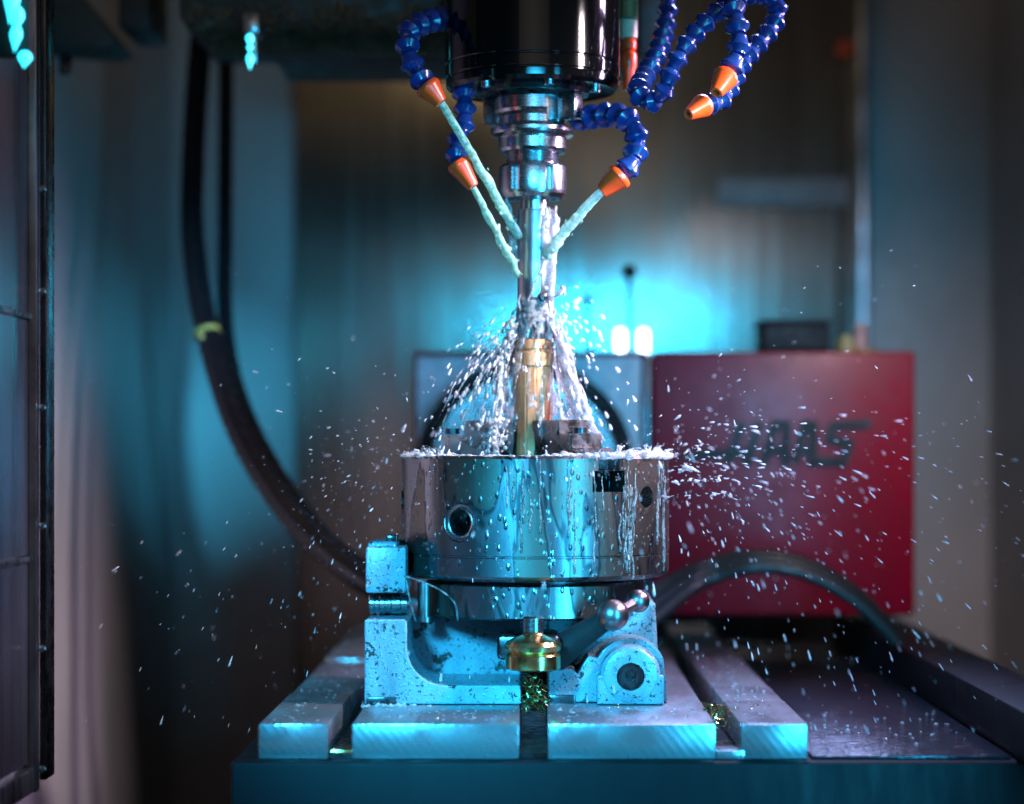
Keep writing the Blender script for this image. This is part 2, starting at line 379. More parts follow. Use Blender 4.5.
chips(bm, rr, 60, (-.0085, .007), (1.650, 1.686), (ZT - .004, ZT + .019), .005, .013)
chips(bm, rr, 26, (.126, .140), (1.60, 1.68), (ZB + .012, ZT + .002), .004, .012)
chips(bm, rr, 40, (-.12, .18), (1.56, 1.655), (ZT + .0006, ZT + .001), .001, .004)
tag(link_mesh('metal_chips', bm, M['chips']), 'green gold metal chips lying in the table slots', 'metal chips', kind='stuff')

# ------------------------------------------------------------------ indexing head with chuck
D = 1.74; RC = .105
CX = 0.0
ih = thing('indexing_head', 'chipped blue grey indexing head carrying the large wet steel chuck', 'indexing head', (CX, D, ZT))
zt = ZC - 4 * 1.635 / F; zb = ZC - 131 * 1.635 / F
zg = ZC - 106 * 1.635 / F
bm = bmesh.new()
lathe(bm, [(.040, zb + .001), (.099, zb), (.1035, zb + .002), (RC, zb + .004), (RC, zg - .0010), (RC - .0012, zg - .0005), (RC - .0012, zg + .0005), (RC, zg + .001), (RC, zt - .0022), (RC - .002, zt), (.030, zt), (.030, zt - .03)], Matrix.Translation((CX, D, 0)), 128)
chuck = link_mesh('chuck_body', bm, M['chuck'], ih)
def az(a, r, z): return Vector((CX + r * math.sin(R(a)), D - r * math.cos(R(a)), z))
def dirv(a): return Vector((math.sin(R(a)), -math.cos(R(a)), 0))
cuts = []
def cyl_cut(a, z, r, depth):
    bm = bmesh.new(); lathe(bm, [(r, -depth), (r, .03)], at(az(a, RC, z), dirv(a)), 40); cuts.append(link_mesh('cutter', bm, M['steel']))
zh = ZC - (523 - 452) * 1.65 / F
cyl_cut(-32.3, zh, .0105, .04); cyl_cut(-32.3, zh, .0150, .0022)
cyl_cut(54, ZC - 45 * 1.68 / F, .0085, .035); cyl_cut(-80, ZC - 48 * 1.7 / F, .0085, .03)
for a in (32, -88, 152):
    t = bmesh.new(); box(t, -.0095, .0095, -.075, .03, zt - .011, zt + .01, 0); box(t, -.0145, .0145, -.075, .03, zt - .027, zt - .0111, 0)
    bm = bmesh.new(); merge(bm, t, Matrix.Translation((CX + RC * math.sin(R(a)), D - RC * math.cos(R(a)), 0)) @ Matrix.Rotation(R(a) + math.pi, 4, 'Z')); cuts.append(link_mesh('cutter', bm, M['steel']))
boolean(chuck, cuts)
def on_az(bm, t, a): merge(bm, t, Matrix.Translation((CX, D, 0)) @ Matrix.Rotation(R(a - 90), 4, 'Z'))   # local +x = radial
# bolt hole collar and sleeve
bm = bmesh.new(); lathe(bm, [(.0098, -.022), (.0098, .0006), (.0108, .0010), (.0114, .0006), (.0120, -.0006), (.0138, -.0008), (.0146, .0004), (.0152, -.0014)], at(az(-32.3, RC - .001, zh), dirv(-32.3)), 40, cap=False); link_mesh('bolt_collar', bm, M['steel'], ih)
bm = bmesh.new(); lathe(bm, [(.0083, -.012), (.0083, .0006), (.0098, .0004), (.0102, -.0006)], at(az(54, RC - .0008, ZC - 45 * 1.68 / F), dirv(54)), 36, cap=False); link_mesh('hole_sleeve', bm, M['steel'], ih)
for a in (32, -88, 152):
    t = bmesh.new()
    pr = [(.0175, zt - .010), (.0175, zt + .0275), (.056, zt + .0275), (.056, zt + .017), (.074, zt + .017), (.074, zt + .006), (.090, zt + .006), (.090, zt - .010)]
    prism(t, pr, -.0145, .0145, 0)
    for v in t.verts:
        if v.co.z < zt: v.co.y *= .6
    bmesh.ops.bevel(t, geom=[e for e in t.edges], offset=.0011, segments=2, affect='EDGES')
    bm = bmesh.new(); on_az(bm, t, a); j = link_mesh('jaw', bm, M['jaw'], ih)
    t = bmesh.new(); lathe(t, [(.0055, zt + .017), (.0055, zt + .0215), (.003, zt + .0215), (.003, zt + .0185)], Matrix.Translation((.065, 0, 0)), 20); bm = bmesh.new(); on_az(bm, t, a); link_mesh('jaw_screw', bm, M['dark_steel'], j)
# index ring
zr0 = ZC - 169 * 1.655 / F; zr1 = zb - .003
bm = bmesh.new(); lathe(bm, [(.05, zr0), (.084, zr0), (.0855, zr0 + .0015), (.0855, zr1 - .0015), (.084, zr1), (.05, zr1)], Matrix.Translation((CX, D, 0)), 96); ring = link_mesh('index_ring', bm, M['chuck'], ih)
bm = bmesh.new(); lathe(bm, [(.070, zr1 - .002), (.070, zb + .004)], Matrix.Translation((CX, D, 0)), 64); link_mesh('spacer', bm, M['dark_steel'], ih)
for px in (494, 592):
    s = (px - 535) * 1.66 / F / .0855; a = math.degrees(math.asin(s)); bm = bmesh.new()
    lathe(bm, [(.0036, -.001), (.0036, .0008), (.0026, .0012), (.0022, -.0004), (.0012, -.0004), (.0008, .0008)], at(az(a, .0855, ZC - 149 * 1.655 / F), dirv(a)), 20); link_mesh('index_pin', bm, M['steel'], ring)
# base casting
Yb = 1.68; k = Yb / F
def q(px, py): return ((px - 535) * k, ZC - (py - 452) * k)
bm = bmesh.new()
zbot = ZT + .0006
left = [q(367, 0)[0], zbot]
def arc(cx, cy, r, a0, a1, n=10): return [q(cx + r * math.cos(R(a0 + (a1 - a0) * i / n)), cy - r * math.sin(R(a0 + (a1 - a0) * i / n))) for i in range(n + 1)]
poly = [(q(367, 0)[0], zbot), q(367, 619), q(369, 617), q(406, 617), q(409, 620)] + arc(447, 644, 38, 180, 268) + [q(519, 682), q(521, 684), (q(521, 0)[0], zbot)]
prism(bm, poly, 1.655, 1.745, .0012)
# right foot and boss housing
poly = [(q(548, 0)[0], zbot), q(548, 670), q(550, 668), q(572, 668), q(577, 672), q(582, 664), q(588, 655)] + arc(630, 672, 36, 155, 25, 14) + [q(664, 672), q(666, 684), (q(666, 0)[0], zbot)]
prism(bm, poly, 1.668, 1.75, .0014)
lathe(bm, [(30 * k, -.03), (30 * k, .0105), (29 * k, .0135), (26 * k, .0160), (22 * k, .0168), (17 * k, .0172)], at((q(629, 0)[0], 1.668, q(0, 672)[1]), (0, -1, 0)), 64)
box(bm, q(596, 0)[0], q(662, 0)[0], 1.6525, 1.70, zbot, q(0, 672)[1], .0014)
# back body
x0, x1 = q(369, 0)[0], q(657, 0)[0]
box(bm, x0, q(521, 0)[0], 1.742, 1.87, zbot, q(0, 621)[1], .003, 3)
box(bm, q(548, 0)[0], x1, 1.742, 1.87, zbot, q(0, 621)[1], .003, 3)
box(bm, q(515, 0)[0], q(556, 0)[0], 1.745, 1.868, q(0, 668)[1], q(0, 622)[1], .001)
# sloping right shoulder
t = bmesh.new(); pts = [q(574, 668), q(590, 640), q(611, 616), q(630, 607), q(652, 602), q(657, 606), q(660, 668)]
prism(t, pts, 1.70, 1.86, .003); merge(bm, t)
cast = link_mesh('base_casting', bm, M['cast'], ih, 50)
c = bmesh.new(); lathe(c, [(.0105, -.03), (.0105, .02)], at((q(629, 0)[0], 1.650, q(0, 673)[1]), (0, -1, 0)), 36); c = link_mesh('cutter', c, M['steel'])
boolean(cast, [c])
bm = bmesh.new(); t = bmesh.new(); lathe(bm, [(.0098, -.012), (.0098, -.006), (.0045, -.006), (.004, -.010), (.0016, -.010), (.0012, -.006)], at((q(629, 0)[0], 1.652, q(0, 673)[1]), (0, -1, 0)), 32); link_mesh('socket_plug', bm, M['dark_steel'], ih)
# left ear: upper block, pivot bar, posts
bm = bmesh.new(); box(bm, q(367, 0)[0], q(407, 0)[0], 1.665, 1.735, q(0, 592)[1], q(0, 546)[1], .002, 3); box(bm, q(367, 0)[0] + .001, q(398, 0)[0], 1.67, 1.735, q(0, 550)[1], q(0, 541)[1], .003, 3); link_mesh('clamp_ear', bm, M['cast'], ih)
bm = bmesh.new(); z = q(0, 604.5)[1]
lathe(bm, [(.007, 0), (.0078, .001), (.0078, .004), (.0068, .005), (.0068, .008), (.0078, .009), (.0078, .012), (.0068, .013), (.0068, .017), (.0078, .018), (.0078, .024), (.0068, .025), (.0068, .029), (.0078, .030), (.007, .031)], at((q(368, 0)[0], 1.69, z), (1, 0, 0)), 32); link_mesh('pivot_bar', bm, M['steel'], ih)
bm = bmesh.new(); box(bm, q(370, 0)[0], q(406, 0)[0], 1.70, 1.73, q(0, 620)[1], q(0, 588)[1], .001); link_mesh('ear_web', bm, M['dark_steel'], ih)
bm = bmesh.new(); lathe(bm, [(.0052, 0), (.0052, .028)], Matrix.Translation((q(423, 0)[0], 1.70, q(0, 621)[1])), 24); lathe(bm, [(.0075, -.002), (.0075, .002)], Matrix.Translation((q(423, 0)[0], 1.70, q(0, 621)[1])), 24); link_mesh('guide_post', bm, M['copper'], ih)
bm = bmesh.new(); box(bm, q(386, 0)[0], q(397, 0)[0], 1.68, 1.70, q(0, 542)[1], q(0, 535)[1], .001); link_mesh('stop_block', bm, M['dark_steel'], ih)
for a, b, yy in ((369, 398, 1.6525), (548, 575, 1.6655)):
    bm = bmesh.new(); box(bm, q(a, 0)[0], q(b, 0)[0], yy, yy + .006, q(0, 705)[1] + .001, q(0, 693)[1], .0008); link_mesh('key_block', bm, M['dark_steel'], ih)
# index plunger
pl = Vector(((533 - 535) * 1.63 / F, 1.632, 0)); kz = 1.632 / F
def zp(py): return ZC - (py - 452) * kz
bm = bmesh.new()
lathe(bm, [(.006, zp(671)), (.0195, zp(669)), (.0205, zp(668)), (.0205, zp(655)), (.0195, zp(653.5)), (.0185, zp(652)), (.0205, zp(650)), (.0212, zp(645)), (.0195, zp(641)), (.015, zp(638)), (.0085, zp(634.5)), (.007, zp(632))], Matrix.Translation(pl), 48)
knob = link_mesh('plunger_knob', bm, M['brass'], ih)
bm = bmesh.new(); lathe(bm, [(.0078, zp(632) + .0004), (.0078, zp(618)), (.006, zp(616))], Matrix.Translation(pl), 32); link_mesh('plunger_rod', bm, M['steel'], ih)
bm = bmesh.new(); box(bm, pl.x - .008, pl.x + .008, pl.y + .0, 1.70, zp(638), zp(627), .002); box(bm, pl.x - .027, pl.x + .020, pl.y + .012, 1.70, zp(662), zp(636), .004, 3); link_mesh('plunger_bracket', bm, M['dark_steel'], ih)
bm = bmesh.new(); box(bm, q(522, 0)[0], q(547, 0)[0], 1.69, 1.74, zbot, q(0, 668)[1], .001); link_mesh('slot_filler', bm, M['black'], ih)
# clamp lever with ball
lv = catmull([P(556, 655, 1.672), P(575, 640, 1.662), P(596, 626, 1.650), P(612, 615, 1.640)], 8)
bm = bmesh.new(); tube(bm, lv, lambda t: .0125 - .006 * t, 20); lever = link_mesh('clamp_lever', bm, M['black_matte'], ih)
bm = bmesh.new(); t = bmesh.new(); bmesh.ops.create_uvsphere(t, u_segments=32, v_segments=20, radius=.0118); merge(bm, t, Matrix.Translation(P(613, 615, 1.636))); link_mesh('ball_knob', bm, M['copper'], lever)
bm = bmesh.new(); t = bmesh.new(); bmesh.ops.create_uvsphere(t, u_segments=32, v_segments=20, radius=.0088); merge(bm, t, Matrix.Translation(P(638, 601, 1.66))); tube(bm, [P(613, 615, 1.64), P(638, 601, 1.66)], .0052, 14); link_mesh('ball_joint', bm, M['copper'], lever)

# ------------------------------------------------------------------ bronze workpiece
KX = D / F
wx = (532.5 - 535) * KX
wp = thing('workpiece', 'wet bronze tube with a collar held upright in the chuck jaws', 'workpiece', (wx, D, zt - .02))
kk = D / F
def zd(py): return ZC - (py - 452) * kk
bm = bmesh.new(); t = bmesh.new()
lathe(t, [(.0105, zt - .02), (.0150, zt - .02), (.0150, zd(367))], Matrix.Rotation(R(11), 4, 'Z'), 12, cap=True)
bmesh.ops.bevel(t, geom=[e for e in t.edges if abs(e.verts[0].co.z - e.verts[1].co.z) > .01], offset=.0012, segments=2, affect='EDGES')
merge(bm, t, Matrix.Translation((wx, D, 0))); link_mesh('faceted_body', bm, M['bronze'], wp)
bm = bmesh.new(); lathe(bm, [(.0145, zd(367) + .0003), (.0160, zd(366)), (.0160, zd(353)), (.0148, zd(352)), (.0148, zd(350)), (.0160, zd(349)), (.0160, zd(342)), (.0152, zd(340)), (.0110, zd(340)), (.0105, zd(345)), (.0105, zd(360))], Matrix.Translation((wx, D, 0)), 48); link_mesh('collar', bm, M['bronze'], wp)

# ------------------------------------------------------------------ spindle, holder, drill
sx = (532.5 - 535) * KX
sp = thing('spindle', 'black glossy cylindrical machine spindle hanging at the top', 'spindle', (sx, D, zd(90)))
r0 = 87.5 * KX
ze = zd(92)
T = Matrix.Translation((sx, D, 0))
bm = bmesh.new(); lathe(bm, [(.056, ze + .0005), (r0 - .004, ze), (r0 - .001, ze + .003), (r0 - .0005, ze + .008), (r0 - .0012, ze + .0088), (r0 - .0012, ze + .0096), (r0 - .0002, ze + .0105), (r0 - .0002, ze + .0185), (r0 - .001, ze + .0192), (r0 - .001, ze + .020), (r0, ze + .021), (r0, ze + .16)], T, 128); link_mesh('spindle_barrel', bm, M['spindle'], sp)
bm = bmesh.new(); lathe(bm, [(.030, ze - .003), (.044, ze - .003), (.046, ze + .001), (.0555, ze + .002), (.0555, ze + .01)], T, 96); nose = link_mesh('spindle_nose', bm, M['dark_steel'], sp)
for i in range(6):
    a = i * 60 + 15; bm = bmesh.new(); p = Vector((sx + .0505 * math.sin(R(a)), D - .0505 * math.cos(R(a)), ze + .0018)); lathe(bm, [(.0042, .002), (.0042, -.004), (.0025, -.004), (.0025, -.001)], Matrix.Translation(p), 18); link_mesh('cap_screw', bm, M['steel'], nose)
for a in (62, 242):
    t = bmesh.new(); box(t, .026, .041, -.0075, .0075, zd(122), ze - .0032, .0012); bm = bmesh.new(); merge(bm, t, Matrix.Translation((sx, D, 0)) @ Matrix.Rotation(R(a - 90), 4, 'Z')); link_mesh('drive_key', bm, M['steel'], sp)
th = thing('tool_holder', 'flanged steel tool holder with slotted collet nut under the spindle', 'tool holder', (sx, D, zd(200)))
def rp(px): return px * KX
bm = bmesh.new(); lathe(bm, [(rp(24), zd(98)), (rp(37), zd(99)), (rp(38), zd(100)), (rp(38), zd(112)), (rp(36), zd(115)), (rp(32), zd(118)), (rp(32), zd(125)), (rp(38), zd(128)), (rp(41.5), zd(129)), (rp(42), zd(130)), (rp(42), zd(133.5)), (rp(41), zd(136)), (rp(34.5), zd(138.5)), (rp(34), zd(140)), (rp(34), zd(150)), (rp(32.5), zd(153)), (rp(27), zd(154))] , T, 96)
fl = link_mesh('flange', bm, M['steel'], th)
cu = []
for a in (40, 220):
    t = bmesh.new(); box(t, .024, .045, -.0085, .0085, zd(127.5), zd(96), .003); b2 = bmesh.new(); merge(b2, t, Matrix.Translation((sx, D, 0)) @ Matrix.Rotation(R(a - 90), 4, 'Z')); cu.append(link_mesh('cutter', b2, M['steel']))
boolean(fl, cu)
bm = bmesh.new(); pr = [(rp(26.5), zd(153.8))]
for i in range(6): pr += [(rp(26.5), zd(154.2 + i * 1.8)), (rp(25.6), zd(155 + i * 1.8))]
lathe(bm, pr + [(rp(26), zd(166))], T, 64); link_mesh('threaded_neck', bm, M['steel'], th)
bm = bmesh.new(); lathe(bm, [(rp(18), zd(165.5)), (rp(31), zd(165.5)), (rp(33.5), zd(168)), (rp(34), zd(170)), (rp(34), zd(191)), (rp(33), zd(195)), (rp(30), zd(199)), (rp(20), zd(200))], T, 96)
nut = link_mesh('collet_nut', bm, M['steel'], th); cu = []
for i in range(6):
    t = bmesh.new(); box(t, .0215, .04, -.0036, .0036, zd(193), zd(168.5), .001); b2 = bmesh.new(); merge(b2, t, T @ Matrix.Rotation(R(i * 60 + 45 - 90 - 15), 4, 'Z')); cu.append(link_mesh('cutter', b2, M['steel']))
boolean(nut, cu)
dx = (534.5 - 535) * KX
TD = Matrix.Translation((dx, D, 0))
dl = thing('drill', 'wet ground steel drill with slanted tip above the bronze tube', 'drill', (dx, D, zd(303)))
bm = bmesh.new(); t = bmesh.new()
lathe(t, [(rp(4), zd(304)), (rp(15.5), zd(301)), (rp(17), zd(298)), (rp(17), zd(212)), (rp(16.5), zd(210))], Matrix(), 64); merge(bm, t, TD)
shank = link_mesh('drill_shank', bm, M['shank'], dl); cu = []
for a, tl in ((40, .35), (220, .35)):
    b2 = bmesh.new(); t = bmesh.new(); lathe(t, [(.0062, -.03), (.0062, .022), (.003, .028)], Matrix(), 24)
    merge(b2, t, Matrix.Translation((dx + .0125 * math.sin(R(a)), D - .0125 * math.cos(R(a)), zd(298))) @ Matrix.Rotation(R(25), 4, 'Y')); cu.append(link_mesh('cutter', b2, M['steel']))
boolean(shank, cu)
bm = bmesh.new(); lathe(bm, [(rp(13.5), zd(210.5)), (rp(13.5), zd(201)), (rp(17), zd(200.2)), (rp(17), zd(197))], TD, 48); link_mesh('drill_neck', bm, M['steel'], dl)
p = P(544, 296, D - .0125); bm = bmesh.new(); t = bmesh.new(); box(t, -.0045, .0045, -.002, .002, -.003, .003, .0008); merge(bm, t, Matrix.Translation(p) @ Matrix.Rotation(R(-30), 4, 'Y') @ Matrix.Rotation(R(25), 4, 'Z')); link_mesh('cutting_insert', bm, M['dark_steel'], dl)

# ------------------------------------------------------------------ spindle housing above, pipes, swarf
hs = thing('spindle_housing', 'dark grimy spindle housing across the top behind the black spindle', 'machine housing', (-.1, 2.0, zz(20, 2.0)))
bm = bmesh.new(); box(bm, P(182, 0, 2.0).x, P(445, 0, 2.0).x, 1.98, 2.2, zz(26, 2.0), zz(-200, 2.0), .006, 3); box(bm, P(262, 0, 2.0).x, P(640, 0, 2.0).x, 2.06, 2.2, zz(46, 2.0), zz(20, 2.0), .006, 3); link_mesh('housing_body', bm, M['grime'], hs)
bm = bmesh.new(); box(bm, P(638, 0, 1.9).x, P(668, 0, 1.9).x, 1.9, 2.0, zz(52, 1.9), zz(-200, 1.9), .004, 3); link_mesh('hose_block', bm, M['grime'], hs)
bm = bmesh.new(); rr = random.Random(11)
chips(bm, rr, 900, (P(190, 0, 2.0).x, P(445, 0, 2.0).x), (1.96, 2.06), (zz(32, 2.0), zz(14, 2.0)), .004, .014)
chips(bm, rr, 900, (P(210, 0, 2.05).x, P(440, 0, 2.05).x), (2.03, 2.07), (zz(50, 2.05), zz(34, 2.05)), .004, .014)
tag(link_mesh('swarf', bm, M['swarf']), 'dirty swarf matted under the dark housing beside the spindle', 'swarf', kind='stuff')
gp = thing('guard_plate', 'dark teal slanted guard plate at the top left corner', 'guard', P(90, 30, 2.1))
bm = bmesh.new(); a = [P(45, -30, 2.15), P(62, -30, 2.15), P(132, 56, 2.15), P(120, 61, 2.15), P(48, 55, 2.15)]
prism(bm, [(v.x, v.z) for v in a], 2.08, 2.16, .003); link_mesh('plate', bm, M['grime'], gp)
bm = bmesh.new(); box(bm, P(118, 0, 2.1).x, P(150, 0, 2.1).x, 2.1, 2.2, zz(28, 2.1), zz(-60, 2.1), .004); link_mesh('bracket', bm, M['grime'], gp)
bm = bmesh.new(); lathe(bm, [(.006, 0), (.006, .016), (.004, .018)], at(P(66, 57, 2.1), (0, -.4, -1)), 16); link_mesh('bolt', bm, M['dark_steel'], gp)
# cyan highlights built as added glowing blobs
lp = thing('cyan_highlight_column', 'column of glowing cyan highlight blobs in the top left corner', 'highlight', P(17, 30, 1.45))
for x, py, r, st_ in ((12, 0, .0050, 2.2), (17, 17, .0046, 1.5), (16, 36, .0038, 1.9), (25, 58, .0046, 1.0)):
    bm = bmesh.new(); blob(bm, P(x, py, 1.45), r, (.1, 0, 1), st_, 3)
    link_mesh('highlight_blob', bm, M['cyan_glow'], lp)
bm = bmesh.new(); p = P(5, 15, 1.47); box(bm, X + .002, P(33, 0, 1.47).x, 1.462, 1.475, zz(58, 1.47), zz(-40, 1.47), .002); link_mesh('highlight_backing', bm, M['grime'], lp)
lp = thing('fitting_highlights', 'small fitting hanging below the grimy housing, its cyan highlights built as glowing blobs', 'highlight', P(250, 50, 1.96))  # steel fitting; its cyan highlights are added glowing blobs
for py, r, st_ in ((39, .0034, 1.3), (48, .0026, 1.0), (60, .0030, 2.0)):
    bm = bmesh.new(); blob(bm, P(250, py, 1.935), r, (0, 0, 1), st_, 3); link_mesh('highlight_blob', bm, M['cyan_glow'], lp)
bm = bmesh.new(); p = P(252, 24, 1.96); box(bm, p.x - .006, p.x + .008, 1.945, 1.98, zz(36, 1.96), zz(16, 1.96), .002); box(bm, p.x + .002, p.x + .006, 1.945, 1.96, zz(66, 1.96), zz(34, 1.96), .001); link_mesh('hanging_fitting', bm, M['steel'], lp)

# ------------------------------------------------------------------ blue segmented hoses
bead_me = None
def bead_mesh():
    s = .0165
    bm = bmesh.new()
    lathe(bm, [(.0052, -.52 * s), (.0066, -.44 * s), (.0074, -.20 * s), (.0102, .06 * s), (.0106, .10 * s), (.0106, .20 * s), (.0099, .24 * s), (.0070, .42 * s), (.0062, .48 * s), (.0060, .56 * s)], Matrix(), 18)
    me = bpy.data.meshes.new('hose_segment'); bmesh.ops.recalc_face_normals(bm, faces=bm.faces); bm.to_mesh(me); bm.free(); me.materials.append(M['blue'])
    for p in me.polygons: p.use_smooth = True
    me.set_sharp_from_angle(angle=R(28)); return me
bead_me = bead_mesh()
def hose(label, pts, n0, n1, scale=1.0):
    root = thing('coolant_hose', label, 'hose', pts[0], 'blue segmented coolant hoses around the spindle')
    path = catmull(pts, 16); L = [0]
    for a, b in zip(path, path[1:]): L.append(L[-1] + (b - a).length)
    step = .0158 * scale; n = max(1, int(L[-1] / step)); step = L[-1] / n
    def pos(s):
        s = max(0, min(L[-1], s))
        for i in range(len(L) - 1):
            if L[i + 1] >= s: return path[i].lerp(path[i + 1], (s - L[i]) / max(1e-9, L[i + 1] - L[i]))
        return path[-1]
    for i in range(n):
        c = pos((i + .5) * step); d = pos((i + 1) * step) - pos(i * step)
        o = bpy.data.objects.new('hose_segment', bead_me); COL.objects.link(o); o.parent = root
        o.location = c - root.location; q_ = d.to_track_quat('Z', 'Y'); o.rotation_euler = q_.to_euler(); o.scale = (scale,) * 3
    bm = bmesh.new(); d = n1 - n0; l = d.length; s = scale
    lathe(bm, [(.0066 * s, -.002), (.0100 * s, -.001), (.0110 * s, .001), (.0110 * s, .14 * l), (.0104 * s, .20 * l), (.0056 * s, .98 * l), (.0050 * s, l), (.0030 * s, l), (.0030 * s, l * .7)], at(n0, d), 28); link_mesh('nozzle', bm, M['orange'], root)
    return root
Yh = 1.70
hose('blue hose curling out left of the spindle to the upper left orange nozzle', [P(446, 18, 1.74), P(425, 22, 1.71), P(408, 34, Yh - .01), P(409, 52, Yh - .02), P(414, 68, Yh - .02), P(425, 84, Yh - .03)], P(427, 86, Yh - .03), P(441, 103, Yh - .03), .92)
hose('short blue hose under the spindle with the lower left orange nozzle', [P(462, 84, 1.73), P(465, 110, 1.72), P(463, 128, 1.715), P(457, 144, 1.71), P(457, 160, 1.70)], P(458, 163, Yh), P(473, 187, Yh), .85)
hose('blue hose arching right of the tool holder to a spraying orange nozzle', [P(574, 119, 1.76), P(590, 117, 1.74), P(612, 115, 1.72), P(629, 121, Yh), P(637, 140, Yh), P(633, 160, Yh - .01), P(622, 174, Yh - .01)], P(621, 175, Yh - .01), P(601, 192, Yh - .01), .95)
hose('long looping blue hose right of the spindle ending in the lowest idle orange nozzle', [P(669, -14, 1.78), P(666, 22, 1.77), P(659, 50, 1.75), P(646, 74, 1.73), P(638, 92, 1.70), P(650, 102, 1.69), P(664, 91, 1.68), P(671, 72, 1.68), P(684, 48, 1.68), P(700, 28, 1.69), P(722, 8, 1.70), P(748, -6, 1.72), P(772, -2, 1.74), P(777, 15, 1.74), P(768, 33, 1.73), P(752, 51, 1.72), P(740, 67, 1.71), P(731, 86, 1.70), P(720, 101, 1.69), P(706, 105, 1.68)], P(704, 105, 1.68), P(688, 114.6, 1.668), .82)
hose('short blue hose hanging from the top to the upper idle orange nozzle', [P(722, -16, 1.69), P(731, 2, 1.68), P(736, 20, 1.67), P(739, 42, 1.665), P(735, 60, 1.66), P(727, 74, 1.66)], P(726, 76, 1.658), P(716, 93, 1.648), .90)
ov = thing('coolant_valve', 'orange coolant valve with cream fitting beside the spindle', 'valve', P(629, 60, 1.78))
k = 1.78 / F
c = P(629, 0, 1.78); TV = Matrix.Translation((c.x, c.y, 0))
def zv(py): return zz(py, 1.78)
bm = bmesh.new(); lathe(bm, [(.0050, zv(90)), (.0052, zv(70)), (.0062, zv(66)), (.0066, zv(56)), (.0058, zv(53)), (.0046, zv(52)), (.0060, zv(49)), (.0062, zv(42)), (.0048, zv(39))], TV, 24); link_mesh('valve_body', bm, M['orange'], ov)
bm = bmesh.new(); lathe(bm, [(.006, zv(39) + .0003), (.0068, zv(38)), (.0068, zv(21)), (.006, zv(20))], TV, 24); link_mesh('fitting', bm, M['cream'], ov)
bm = bmesh.new(); lathe(bm, [(.0072, zv(19)), (.0072, zv(-40))], TV, 24); link_mesh('pipe', bm, M['olive'], ov)

# ------------------------------------------------------------------ rotary indexer behind
YI = 2.22
ri = thing('rotary_indexer', 'pale faced rotary indexer with red motor housing behind the chuck', 'rotary indexer', P(535, 640, YI))
def X2(px, Y=YI): return P(px, 0, Y).x
bm = bmesh.new(); box(bm, X2(414), X2(647), YI, YI + .16, ZT + .001, zz(351, YI), .003, 3); link_mesh('indexer_body', bm, M['red'], ri)
bm = bmesh.new(); box(bm, X2(417), X2(641), YI - .006, YI - .0005, ZT + .002, zz(357, YI), .002); link_mesh('face_plate', bm, M['face'], ri)
ctr = P(525, 468, YI); FR = at((ctr.x, YI - .0065, ctr.z), (0, -1, 0))
bm = bmesh.new(); lathe(bm, [(.108, 0), (.108, .030), (.106, .032), (.094, .032), (.093, .026)], FR, 96); disc = link_mesh('rotary_disc', bm, M['black_gloss'], ri)
bm = bmesh.new(); lathe(bm, [(.0925, .020), (.0925, .036), (.0905, .038), (.070, .038), (.069, .034), (.03, .034), (.029, .022)], FR, 96); link_mesh('disc_face', bm, M['steel'], disc)
bm = bmesh.new(); bx1 = X2(913); box(bm, X2(651.5), bx1, YI - .012, YI + .17, zz(615, YI), zz(352, YI), .004, 3); mh = link_mesh('motor_housing', bm, M['red'], ri)
bm = bmesh.new(); box(bm, X2(643), X2(650), YI - .004, YI + .05, ZT + .001, zz(353, YI), .001); link_mesh('edge_strip', bm, M['dark_steel'], ri)
# raised lettering: strokes in 4.267x zoom pixels from (660, 380)
bm = bmesh.new(); YL = YI - .0122
def stroke(pts, wd=38, lev=0):
    vs = [P(660 + a / 4.267, 380 + b / 4.267, YL) for a, b in pts]; h = wd / 2 / 4.267 * YL / F
    for a, b in zip(vs, vs[1:]):
        d = (b - a).normalized(); nrm = Vector((-d.z, 0, d.x)) * h; e = d * h * .6
        prism(bm, [((a - e + nrm).x, (a - e + nrm).z), ((a - e - nrm).x, (a - e - nrm).z), ((b + e - nrm).x, (b + e - nrm).z), ((b + e + nrm).x, (b + e + nrm).z)], YL, YL - .0012 - .0002 * next(lv_))
import itertools
lv_ = itertools.count()
for s_ in ([(348, 190), (288, 355)], [(420, 190), (372, 355)], [(105, 322), (395, 305)],
           [(440, 355), (492, 190), (540, 190), (532, 355)], [(470, 300), (535, 300)],
           [(575, 345), (620, 190), (655, 190), (648, 355)], [(600, 300), (650, 300)],
           [(885, 186), (735, 196), (722, 252), (810, 268), (785, 345), (650, 345)]): stroke(s_)
link_mesh('lettering', bm, M['letter'], mh)
for px, py0, py1, r, Y in ((629, 272, 352, .0080, 2.30), (588, 300, 352, .0058, 2.40)):
    bm = bmesh.new(); p0, p1 = P(px + 2, py1, Y), P(px, py0, Y); p0.z = zz(351, YI) - .001; tube(bm, [p0, p0.lerp(p1, .5), p1], .0028, 12); l_ = link_mesh('lever', bm, M['dark_steel'], ri)
    bm = bmesh.new(); bmesh.ops.create_uvsphere(bm, u_segments=24, v_segments=16, radius=r); bmesh.ops.translate(bm, verts=bm.verts, vec=p1); link_mesh('ball_knob', bm, M['black'], l_)
for px in (620.5, 643.5):  # glowing stubs added for two bright white spots
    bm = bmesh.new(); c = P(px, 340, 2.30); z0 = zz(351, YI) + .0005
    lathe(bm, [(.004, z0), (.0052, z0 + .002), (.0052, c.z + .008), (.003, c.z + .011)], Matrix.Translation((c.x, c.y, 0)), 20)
    tag(link_mesh('glowing_stub', bm, M['white_glow']), ('small glowing white stub on the indexer, left of the upright ball lever' if px < 630 else 'small glowing white stub between the ball lever and the red housing'), 'highlight', 'glowing white stubs on the rotary indexer')
cb = thing('connector_box', 'black rounded connector box on top of the red housing', 'connector box', P(799, 350, YI + .06))
